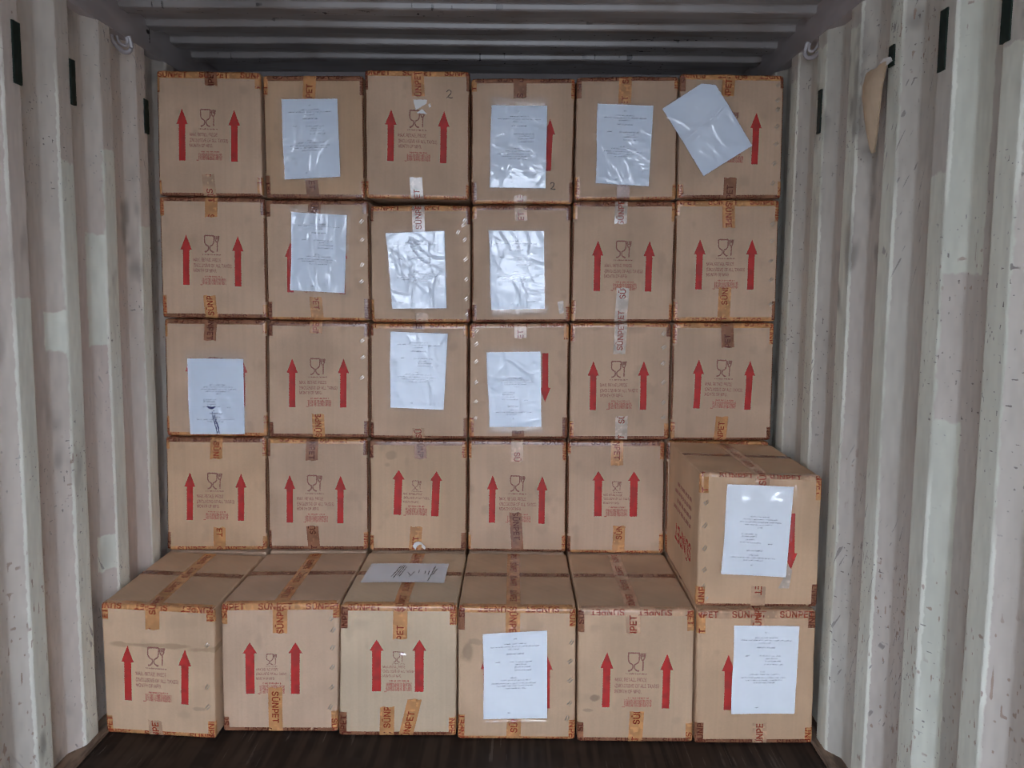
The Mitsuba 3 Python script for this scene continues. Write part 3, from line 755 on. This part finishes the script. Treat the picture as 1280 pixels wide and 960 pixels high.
for key_, q in CARTONS.items():
    yl, yr = FRONT_Y.get(key_, (0.0, 0.0))
    seed = sum(ord(c) * (i + 3) for i, c in enumerate(key_))
    r = random.Random(seed)
    if key_[0] == 'b':
        yl, yr = r.uniform(-0.004, 0.004), r.uniform(-0.004, 0.004)
    row = int(key_[1]) if key_[0] == 'b' else 0
    col = int(key_[-1]) - 1
    C = BOXES[key_] = Carton(key_, q, yl, yr, seed, bulge=r.uniform(0.002, 0.006), dents=DENTS.get(key_, ()), dome=DOME.get(key_, 0.0), depth=DEPTH if key_[0] == 'b' else -max(yl, yr) - 0.006)
    what = SPECIAL.get(key_) or ('carton with ' + WHAT[ARROWS[key_][0]] if key_ in ARROWS else 'plain carton mostly hidden behind the forward carton')
    where = f'{COLUMN[col]} of {ROW[row]}' if row else f'{COLUMN[col]} of bottom row' if key_ != 'u6' else 'against the right wall'
    group = 'cartons stacked in the back layer' if row else 'cartons in the front layer'
    key = carton_thing(f'{what}, {where}', group)
    [print('LONG', l['label']) for l in [labels[key]] if len(l['label'].replace('-', ' ').split()) > 16]
    C.key = key
    add(key + '__body', ply(C.body(), KRAFT_OF.get(key_, 'kraft'), smooth=40))
    if key_ in ARROWS:
        carton_print(key, C, *ARROWS[key_], seed)
    # tape over the flaps
    top, bot = STRIPS[key_]
    deep = -(C.d - 0.01) if key_[0] in 'fu' else -0.05
    wt = 0.046
    if top:
        c, l, turn, ph, tint = top
        tape(key, C, 'top', c * C.w - wt / 2, c * C.w + wt / 2, deep, l, tint, turn, ph, skew=r.uniform(-0.06, 0.06) if l < 0.12 and deep > -0.1 else 0.0, lift=0.0013)
    if bot:
        c, l, turn, ph, tint = bot
        tape(key, C, 'bottom', c * C.w - wt / 2, c * C.w + wt / 2, -0.012, l, tint, turn, ph, skew=r.uniform(-0.08, 0.08), lift=0.0013)
    if key_ == 'f3':
        tape(key, C, 'bottom', 0.51 * C.w, 0.51 * C.w + wt, 0.003, 0.128, 'o', 90, 0.85, skew=0.22, lift=0.0019)
    tint, kf = BAND.get(key_, (r.choice('bbo'), r.uniform(0.013, 0.020)))
    tape(key, C, 'top', 0.002, C.w - 0.002, kf - 0.046, kf, tint, r.choice((0, 0, 180)) if key_ not in ('f1', 'f4') else 180, r.uniform(0, 1), lift=0.0008, mid={'f5': 0.0115, 'f6': 0.012, 'f3': 0.008, 'f2': 0.010, 'b11': 0.012, 'b13': 0.006, 'f1': 0.004, 'f4': 0.004}.get(key_, r.uniform(0.0, 0.006)))
    tape(key, C, 'bottom', 0.002, C.w - 0.002, -0.012, r.uniform(0.009, 0.016), r.choice('bob'), r.choice((0, 180)), r.uniform(0, 1), lift=0.0008, mid=r.uniform(0.001, 0.006))
    for side in ('left', 'right'):
        kf = r.uniform(0.010, 0.020) if row else r.uniform(0.019, 0.027)
        l0, l1 = r.uniform(0.05, 0.085), r.uniform(0.045, 0.08)
        tape(key, C, side, 0.004, l0, -0.012, kf, r.choice('obo'), 90 if side == 'left' else 270, r.uniform(0, 1), lift=0.0010, cap=0.019, mid=kf - 0.0105 if not row else kf - 0.008)
        tape(key, C, side, C.h - l1, C.h - 0.004, -0.012, kf, r.choice('obo'), 90 if side == 'left' else 270, r.uniform(0, 1), lift=0.0010, cap=0.019, mid=kf - 0.0105 if not row else kf - 0.008)
        if key_[0] == 'b' and r.random() < 0.8:
            tape(key, C, side, l0 + 0.01, C.h - l1 - 0.01, -0.010, r.uniform(0.002, 0.0045), 'b', 90, 0.2, lift=0.0007, letters=False)
    if key_[0] == 'f' or key_ == 'u6':
        v0 = C.d * 0.56
        tape(key, C, 'lid', 0.004, C.w - 0.004, -v0 - 0.021, -v0 + 0.021, 'b', 180, r.uniform(0, 1), lift=0.0008, pitch=0.135)
    for x, z in STAPLES.get(key_, ()):
        add(key + '__staple', ply(staple_mesh(C, x, z, r), 'staple_wire', smooth=40))

# the carton behind the forward one, and the bottom cartons of the back layer, which carry the others
for i in range(6):
    tl = [CARTONS[f'b4{min(i + 1, 5)}'][j] for j in (2, 3)]
    x0, x1 = (tl[0][0], tl[1][0]) if i < 5 else (0.757, 1.133)
    z1 = min(tl[0][1], tl[1][1]) - 0.004 if i < 5 else 0.444
    C = Carton('h', ([x0 + 0.003, z1], [x1 - 0.003, z1], [x0 + 0.003, 0.002], [x1 - 0.003, 0.002]), 0.004, 0.004, 700 + i, bulge=0.0)
    add(carton_thing('plain brown carton hidden behind the front row of cartons', 'cartons hidden behind the front row') + '__body', ply(C.body(), 'kraft', smooth=40))

# marks of their own on some cartons
def front_patch(key_, pts, mat, name, off=0.0012, edge=0.02):
    C = BOXES[key_]
    v, f = finer(*polygon2([C.local(*p) for p in pts]), edge)
    add(f'{C.key}__{name}', ply(C.front(v, f, off), mat))


def pen(key_, strokes, width, name):
    C = BOXES[key_]
    v, f = join2([ribbon([C.local(*p) for p in s], width) for s in strokes])
    add(f'{C.key}__{name}', ply(C.front(v, f, 0.0008), 'pen_ink'))


def digit_two(x, z, h):
    return [[(x - .3 * h, z + .28 * h), (x - .22 * h, z + .45 * h), (x, z + .5 * h), (x + .22 * h, z + .36 * h), (x + .16 * h, z + .1 * h), (x - .12 * h, z - .22 * h), (x - .32 * h, z - .42 * h), (x - .1 * h, z - .36 * h), (x + .2 * h, z - .46 * h), (x + .4 * h, z - .34 * h)]]


pen('b13', digit_two(-0.076, 2.147, 0.030), 0.0022, 'handwritten_number')
pen('b14', digit_two(0.303, 1.823, 0.026), 0.0026, 'handwritten_number')
for pts in TORN:
    front_patch('b13', pts, 'torn_white', 'torn_sticker')
front_patch('b24', [(0.327, 1.402), (0.349, 1.408), (0.351, 1.362), (0.334, 1.358)], 'tape_glare_and_white', 'torn_tape')


def tape_curl(C, x, z):
    """a loose end of clear tape curling off the face"""
    s, t = C.local(x, z)
    ang = np.linspace(-0.6, 3.6, 14)
    vs = []
    for a in ang:
        for e in (0, 1):
            vs.append((x + 0.017 * math.cos(a) - 0.006 + e * 0.012, -0.008 - 0.009 * (1 - math.cos(a * 0.8)) - e * 0.004, z + 0.014 * math.sin(a) - e * 0.010))
    q = grid(np.arange(14), np.arange(2))[1]
    return np.array(vs), tris(q)


C = BOXES['b43']
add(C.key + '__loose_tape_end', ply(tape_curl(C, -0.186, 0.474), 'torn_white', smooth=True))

# bits of clear tape standing a little off the face
def clear_tape(key_, x0, x1, z, tall, out):
    P, q = grid(np.linspace(0, 1, 16), np.linspace(0, 1, 8))
    u, w = P[:, 0], P[:, 1]
    base = BOXES[key_].yl + (BOXES[key_].yr - BOXES[key_].yl) * (x0 + (x1 - x0) * u - BOXES[key_].c[0][0]) / BOXES[key_].w - BOXES[key_].bulge - 0.004
    v = np.c_[x0 + (x1 - x0) * u, base - out * w * (0.6 + 0.4 * np.sin(3 + 5 * u)), z - tall * (0.35 + 0.65 * (1 - u) ** 2) * w - 0.010 * u]
    add(f'{BOXES[key_].key}__clear_tape', ply((v, tris(q)), 'clear_film', smooth=True))


clear_tape('f2', -0.640, -0.587, 0.2765, 0.010, 0.0030)
clear_tape('f3', -0.238, -0.138, 0.292, 0.024, 0.0066)
front_patch('u6', [(1.043, 0.590), (1.058, 0.572), (1.050, 0.512), (1.016, 0.512), (1.030, 0.545)], 'tape_glare_and_white', 'torn_tape')

# the forward carton stands upside down: its printed side
C = BOXES['u6']
v, f = text2('SŪNPET', True)
v = np.c_[(v[:, 0] / v[:, 0].max()) * 0.30, v[:, 1] * 0.055]
tt, vv = 0.115 - v[:, 1] + 0.05, 0.10 + v[:, 0]
v2, f = finer(np.c_[tt, vv], f, 0.05)
add(C.key + '__side_lettering', ply((C.skin(np.c_[np.zeros(len(v2)), v2[:, 0], v2[:, 1]], 0.0007), f), 'red_print'))
parts, r = [], random.Random(8)
for i in range(4):
    x = 0.12
    while x < 0.42 - (i % 2) * 0.07:
        l = r.uniform(0.02, 0.055)
        parts.append(rect2(0.215 + i * 0.030, 0.228 + i * 0.030, x, x + l))
        x += l + 0.010
v2, f = join2(parts)
add(C.key + '__side_text', ply((C.skin(np.c_[np.zeros(len(v2)), v2[:, 0], v2[:, 1]], 0.0007), f), 'faint_print'))


# ---------------------------------------------------------------- documents
class Sheet:
    """a sheet fixed to a carton's front: (u, w) in 0..1 from its top left corner"""
    def __init__(self, key_, corners, off):
        self.C, self.q, self.off = BOXES[key_], [np.array(c, float) for c in corners], off

    def at(self, u, w, lift):
        tl, tr, bl, br = self.q
        u, w = np.asarray(u, float), np.asarray(w, float)
        xz = tl * ((1 - u) * (1 - w))[:, None] + tr * (u * (1 - w))[:, None] + bl * ((1 - u) * w)[:, None] + br * (u * w)[:, None]
        base = BOXES_Y[self.C.name]
        return np.c_[xz[:, 0], base(xz[:, 0]) - self.off - lift, xz[:, 1]]


BOXES_Y = {k: (lambda C: (lambda x: C.yl + (C.yr - C.yl) * np.clip((x - C.c[0][0]) / C.w, -0.1, 1.1) - C.bulge))(C) for k, C in BOXES.items()}


def creases(r, n, u, w, W, H, amp):
    """wrinkles of thin film: narrow ridges along random lines"""
    x, y = u * W, w * H
    z = np.zeros_like(x)
    for _ in range(n):
        cx, cy, a = r.uniform(0, W), r.uniform(0, H), r.gauss(1.25, 0.55)
        L, sg = r.uniform(0.015, 0.09), r.uniform(0.0020, 0.0042)
        dx, dy = x - cx, y - cy
        p, d = dx * math.cos(a) + dy * math.sin(a), -dx * math.sin(a) + dy * math.cos(a)
        d = d + 6 * p * p * r.uniform(-1, 1)
        z = np.maximum(z, r.uniform(0.25, 1.0) * amp * 0.95 * np.exp(-(d / sg) ** 2) * np.exp(-(p / L) ** 4))
    return z


LETTER_1 = ((.077, .476, .524, 0), (.133, .333, .667, 0), (.164, .119, .889, 0), (.195, .389, .579, 0), (.248, .365, .635, 1), (.34, .19, .27, 0), (.34, .413, .762, 0), (.37, .508, .683, 0), (.40, .492, .762, 0), (.437, .484, .77, 0),
            (.521, .43, .516, 0), (.551, .27, .738, 0), (.586, .127, .833, 0), (.615, .206, .778, 0), (.646, .333, .667, 0), (.93, .373, .42, 0))
LETTER_2 = ((.345, .38, .675, 0), (.374, .275, .79, 0), (.404, .225, .865, 0), (.433, .305, .72, 0), (.466, .505, .58, 0), (.54, .265, .51, 0), (.567, .265, .50, 1), (.60, .335, .49, 0), (.635, .25, .565, 0), (.645, .68, .765, 0),
            (.725, .365, .605, 1), (.775, .405, .565, 0), (.803, .13, .81, 0), (.832, .325, .625, 0), (.887, .445, .475, 0))


def letter_lines(S, lines, seed, W, H):
    r = random.Random(seed)
    us, fs, n = [], [], 0
    for y, x0, x1, bold in lines:
        x = x0 * W
        while x < x1 * W - 0.002:
            for _ in range(r.choice((3, 4, 6, 7, 9))):
                if x > x1 * W:
                    break
                l, hgt = r.choice((0.0011, 0.0014, 0.0018)), r.choice((0.0019, 0.0019, 0.0027)) * (1.3 if bold else 1)
                us.append([[x / W, y + 0.0012 / H], [(x + l) / W, y + 0.0012 / H], [(x + l) / W, y + (0.0012 - hgt) / H], [x / W, y + (0.0012 - hgt) / H]])
                fs.append(np.array([[0, 1, 2], [0, 2, 3]]) + 4 * n)
                n += 1
                x += l + (0.0004 if bold else 0.0008)
            x += 0.0026
    u = np.array(us).reshape(-1, 2)
    return u, np.vstack(fs)


def document(key_, corners, label, lines=LETTER_1, sleeve=(.03, .03, .03, .03), seed=0, film=True, wrinkle=0.0022, folds=16, belly=0.0, blue=True, group='documents fixed to the carton fronts'):
    """sheet with its lines of print, and the clear sleeve over it; sleeve = margins left, top, right, bottom"""
    key = thing('document_pouch' if film else 'document_sheet', label, 'document', group)
    S = Sheet(key_, corners, 0.0035)
    W, H = np.linalg.norm(S.q[1] - S.q[0]), np.linalg.norm(S.q[2] - S.q[0])
    r = random.Random(seed + 40)

    def curl(u, w):
        q = np.stack([u * 2.2, w * 2.6, np.full_like(u, seed)], 1)
        return 0.0035 * (meshkit.fbm(q, 2, seed) - 0.3) + 0.0015 * (2 * u - 1) ** 2
    P, q = grid(np.linspace(0, 1, 20), np.linspace(0, 1, 26))
    v = S.at(P[:, 0], P[:, 1], curl(P[:, 0], P[:, 1]))
    v[:, 0] += 0.0012 * np.sin(P[:, 1] * 7 + seed) * (P[:, 0] < 0.01)
    add(key + '__sheet', ply((np.vstack([v, v + [0, 0.0004, 0]]), np.vstack([tris(q), tris(q)[:, ::-1] + len(v)])), 'white_paper', smooth=35))
    if lines:
        u, f = letter_lines(S, lines, seed, W, H)
        add(key + '__sheet__printed_text', ply((S.at(u[:, 0], u[:, 1], curl(u[:, 0], u[:, 1]) + 0.0004), f), 'grey_ink'), kind='stuff')
    if film:
        l, t, rr, b = (max(m, 0.028) if m < 0.028 and m > 0.004 else m for m in sleeve)
        P, q = grid(np.linspace(-l, 1 + rr, 130), np.linspace(-t, 1 + b, 170))
        u, w = P[:, 0], P[:, 1]
        uc, wc = np.clip(u, 0, 1), np.clip(w, 0, 1)
        gap = np.stack([u + l, 1 + rr - u, w + t, 1 + b - w], 1).min(1)
        hem = smooth01(gap / 0.03)
        z = curl(uc, wc) + 0.0012 + creases(r, folds, u, w, W, H, wrinkle) + 0.0011 * meshkit.fbm(np.stack([u * 8, w * 10, np.full_like(u, seed + 3)], 1), 3, seed)
        z = z + belly * np.exp(-((w - 0.16) / 0.10) ** 2) * (0.7 + 0.5 * np.sin(2 * np.pi * (2.1 * u + 0.25 * np.sin(w * 9)) + 1.2))
        out = np.maximum(np.maximum(-u, u - 1) * W, np.maximum(-w, w - 1) * H)
        z = np.where(out > 0, z * np.exp(-out / 0.02) + (1 - np.exp(-out / 0.02)) * (0.001 + 0.007 * meshkit.fbm(np.stack([u * 30, w * 36, np.full_like(u, seed + 9)], 1), 2, seed)), z)
        edge = np.minimum(np.minimum((u + l) * W, (1 + rr - u) * W), np.minimum((w + t) * H, (1 + b - w) * H))
        z = z + 0.0042 * np.exp(-((edge - 0.0040) / 0.0026) ** 2) * meshkit.noise(np.stack([u * 22, w * 26, np.full_like(u, seed + 5)], 1), 6)   # the sealed seam round the sleeve
        add(key + '__clear_sleeve', ply((S.at(u, w, z), tris(q)), 'sky_tinted_film' if blue else 'clear_film', smooth=True))
    return key, S, curl


def smooth01(x):
    x = np.clip(x, 0, 1)
    return x * x * (3 - 2 * x)


document('b12', SHEETS['b12'], 'white letter in a clear sleeve on the second carton of the top row', seed=1, sleeve=(.04, .01, .02, .01), folds=12)
document('b14', SHEETS['b14'], 'white letter in a long clear sleeve on the fourth carton of the top row', seed=2, sleeve=(.03, .10, .03, .03), folds=26)
document('b15', SHEETS['b15'], 'white letter in a clear sleeve, just left of the tilted blank sheet', seed=3, sleeve=(.01, .01, .05, .02), folds=14)
document('b22', SHEETS['b22'], 'white letter in a clear sleeve on the second carton of the second row', seed=4, sleeve=(.03, .08, .05, .04), folds=14)
document('b23', SHEETS['b23'], 'white letter in a much wrinkled sleeve below a strip of glare-painted tape', seed=5, sleeve=(.03, .01, .01, .03), folds=22, wrinkle=0.0018)
document('b24', SHEETS['b24'], 'white letter in a shiny sleeve on the fourth carton of the second row', seed=6, sleeve=(.01, .03, .06, .09), folds=22, wrinkle=0.002)
k31, S31, curl31 = document('b31', SHEETS['b31'], 'white letter with a dark blue scribble, leftmost of the documents', LETTER_2, seed=7, sleeve=(.02, .10, .04, .0), folds=7, wrinkle=0.0016)
document('b33', SHEETS['b33'], 'white letter in a clear sleeve on the third carton of the third row', seed=8, sleeve=(.02, .01, .02, .03), folds=22)
document('b34', SHEETS['b34'], 'white letter in a wrinkled sleeve left of the downward red arrow', LETTER_2, seed=9, sleeve=(.01, .05, .05, .09), folds=28)
document('u6', SHEETS['u6'], 'white letter half under clear film on the forward carton above the bottom row', LETTER_2, seed=10, sleeve=(.02, .05, .06, .02), folds=16, wrinkle=0.002, belly=0.010, blue=False)
document('f4', SHEETS['f4'], 'white letter in a clear sleeve on the fourth carton of the bottom row', seed=11, sleeve=(.02, .06, .005, .045), folds=3, wrinkle=0.001, blue=False)
document('f6', SHEETS['f6'], 'bare white letter on the rightmost carton of the bottom row', seed=12, film=False)

# the dark blue scribble on one letter
strokes = [[(.335, .625), (.36, .655), (.40, .662), (.44, .655), (.47, .63)], [(.345, .63), (.39, .647), (.46, .638)], [(.36, .64), (.41, .652), (.455, .648)], [(.39, .615), (.395, .645)], [(.44, .685), (.455, .695)], [(.445, .715), (.465, .725)],
           [(.42, .70), (.43, .78), (.46, .86), (.485, .94), (.50, .995)], [(.46, .74), (.48, .82), (.515, .90), (.54, .99)], [(.43, .76), (.47, .75), (.445, .80), (.485, .80), (.46, .85), (.51, .87), (.485, .92), (.53, .94), (.51, .99)], [(.50, .84), (.535, .93)]]
parts = [ribbon(np.array(s) * [0.21, 0.285], 0.0036 if i < 3 else 0.0024) for i, s in enumerate(strokes)]
v, f = join2(parts)
u, w = v[:, 0] / 0.21, v[:, 1] / 0.285
add(k31 + '__sheet__blue_scribble', ply((S31.at(u, w, curl31(u, w) + 0.0006), f), 'navy_ink'))

# the blank sheet hanging askew by a corner
key = thing('blank_sheet', 'blank white sheet in a clear sleeve hanging askew at the top right', 'document')
poly = [np.array(p) for p in TILTED]
a, b_ = poly[0], poly[4]
ux = (poly[1] - poly[0]) / np.linalg.norm(poly[1] - poly[0])
uy = (poly[4] - poly[0]) / np.linalg.norm(poly[4] - poly[0])


def tilted(grow, lift, rough, seed):
    from shapely.geometry import Polygon
    pg = Polygon(poly).buffer(grow, join_style=2) if grow else Polygon(poly)
    v, f = trimesh.creation.triangulate_polygon(pg, engine='earcut')
    v, f = finer(np.asarray(v), np.asarray(f), 0.0075 if grow else 0.014)
    W, H = 0.215, 0.29
    rel = v - poly[0]
    M = np.linalg.inv(np.stack([ux, uy], 1))
    uw = rel @ M.T
    y = -0.0125 - lift - 0.006 * (1 - np.cos(np.clip(uw[:, 0] / W, 0, 1.3) * 2.4)) - 0.004 * np.sin(np.clip(uw[:, 1] / H, 0, 1) * 3.0)
    fold = 0.004 * np.exp(-((uw[:, 1] - 0.14 + 0.12 * uw[:, 0]) / 0.012) ** 2)
    y = y - fold
    if rough:
        y = y - creases(random.Random(seed), 9, uw[:, 0] / W, uw[:, 1] / H, W, H, rough) - 0.001 * meshkit.fbm(np.c_[uw * 40, np.zeros(len(uw))], 2, seed)
    return np.c_[v[:, 0], y, v[:, 1]], f


v, f = tilted(0.0, 0.0, 0.0, 1)
add(key + '__sheet', ply((np.vstack([v, v + [0, 0.0004, 0]]), np.vstack([f, f[:, ::-1] + len(v)])), 'white_paper', smooth=35))
add(key + '__clear_sleeve', ply(tilted(0.006, 0.0015, 0.0022, 6), 'sky_tinted_film', smooth=True))

# the handwritten sheet lying on a lid
C = BOXES['f3']
key = thing('handwritten_sheet', 'white sheet with pen strokes lying flat on the lid of the third bottom carton', 'document')
q4 = [np.array(p) for p in ((-0.345, -0.158), (-0.063, -0.152), (-0.064, -0.366), (-0.350, -0.371))]


def on_lid(u, w, lift):
    xy = q4[0] * ((1 - u) * (1 - w))[:, None] + q4[1] * (u * (1 - w))[:, None] + q4[2] * (u * w)[:, None] + q4[3] * ((1 - u) * w)[:, None]
    return np.c_[xy, C.c[0][1] + 0.0022 + lift + 0.003 * np.sin(u * 3.1) * (0.4 + 0.6 * w)]


P, q = grid(np.linspace(0, 1, 18), np.linspace(0, 1, 14))
v = on_lid(P[:, 0], P[:, 1], 0)
add(key + '__sheet', ply((np.vstack([v, v - [0, 0, 0.0004]]), np.vstack([tris(q), tris(q)[:, ::-1] + len(v)])), 'white_paper', smooth=35))
parts = []
for x, y0, y1, lean in ((.37, .15, .72, -.03), (.40, .10, .80, -.03), (.43, .12, .70, -.02), (.455, .2, .72, -.02), (.55, .5, .7, .03), (.58, .45, .72, -.02), (.655, .38, .55, .0), (.735, .4, .58, .0), (.78, .4, .62, 0), (.82, .15, .92, -.02), (.85, .3, .62, -.02)):
    parts.append(ribbon(np.array([(x - lean, y0), (x, (y0 + y1) / 2 + .02), (x + lean, y1)]) * [0.285, 0.21], 0.0028))
v, f = join2(parts)
add(key + '__sheet__handwriting', ply((on_lid(v[:, 0] / 0.285, v[:, 1] / 0.21, 0.0006), f), 'pen_ink'))
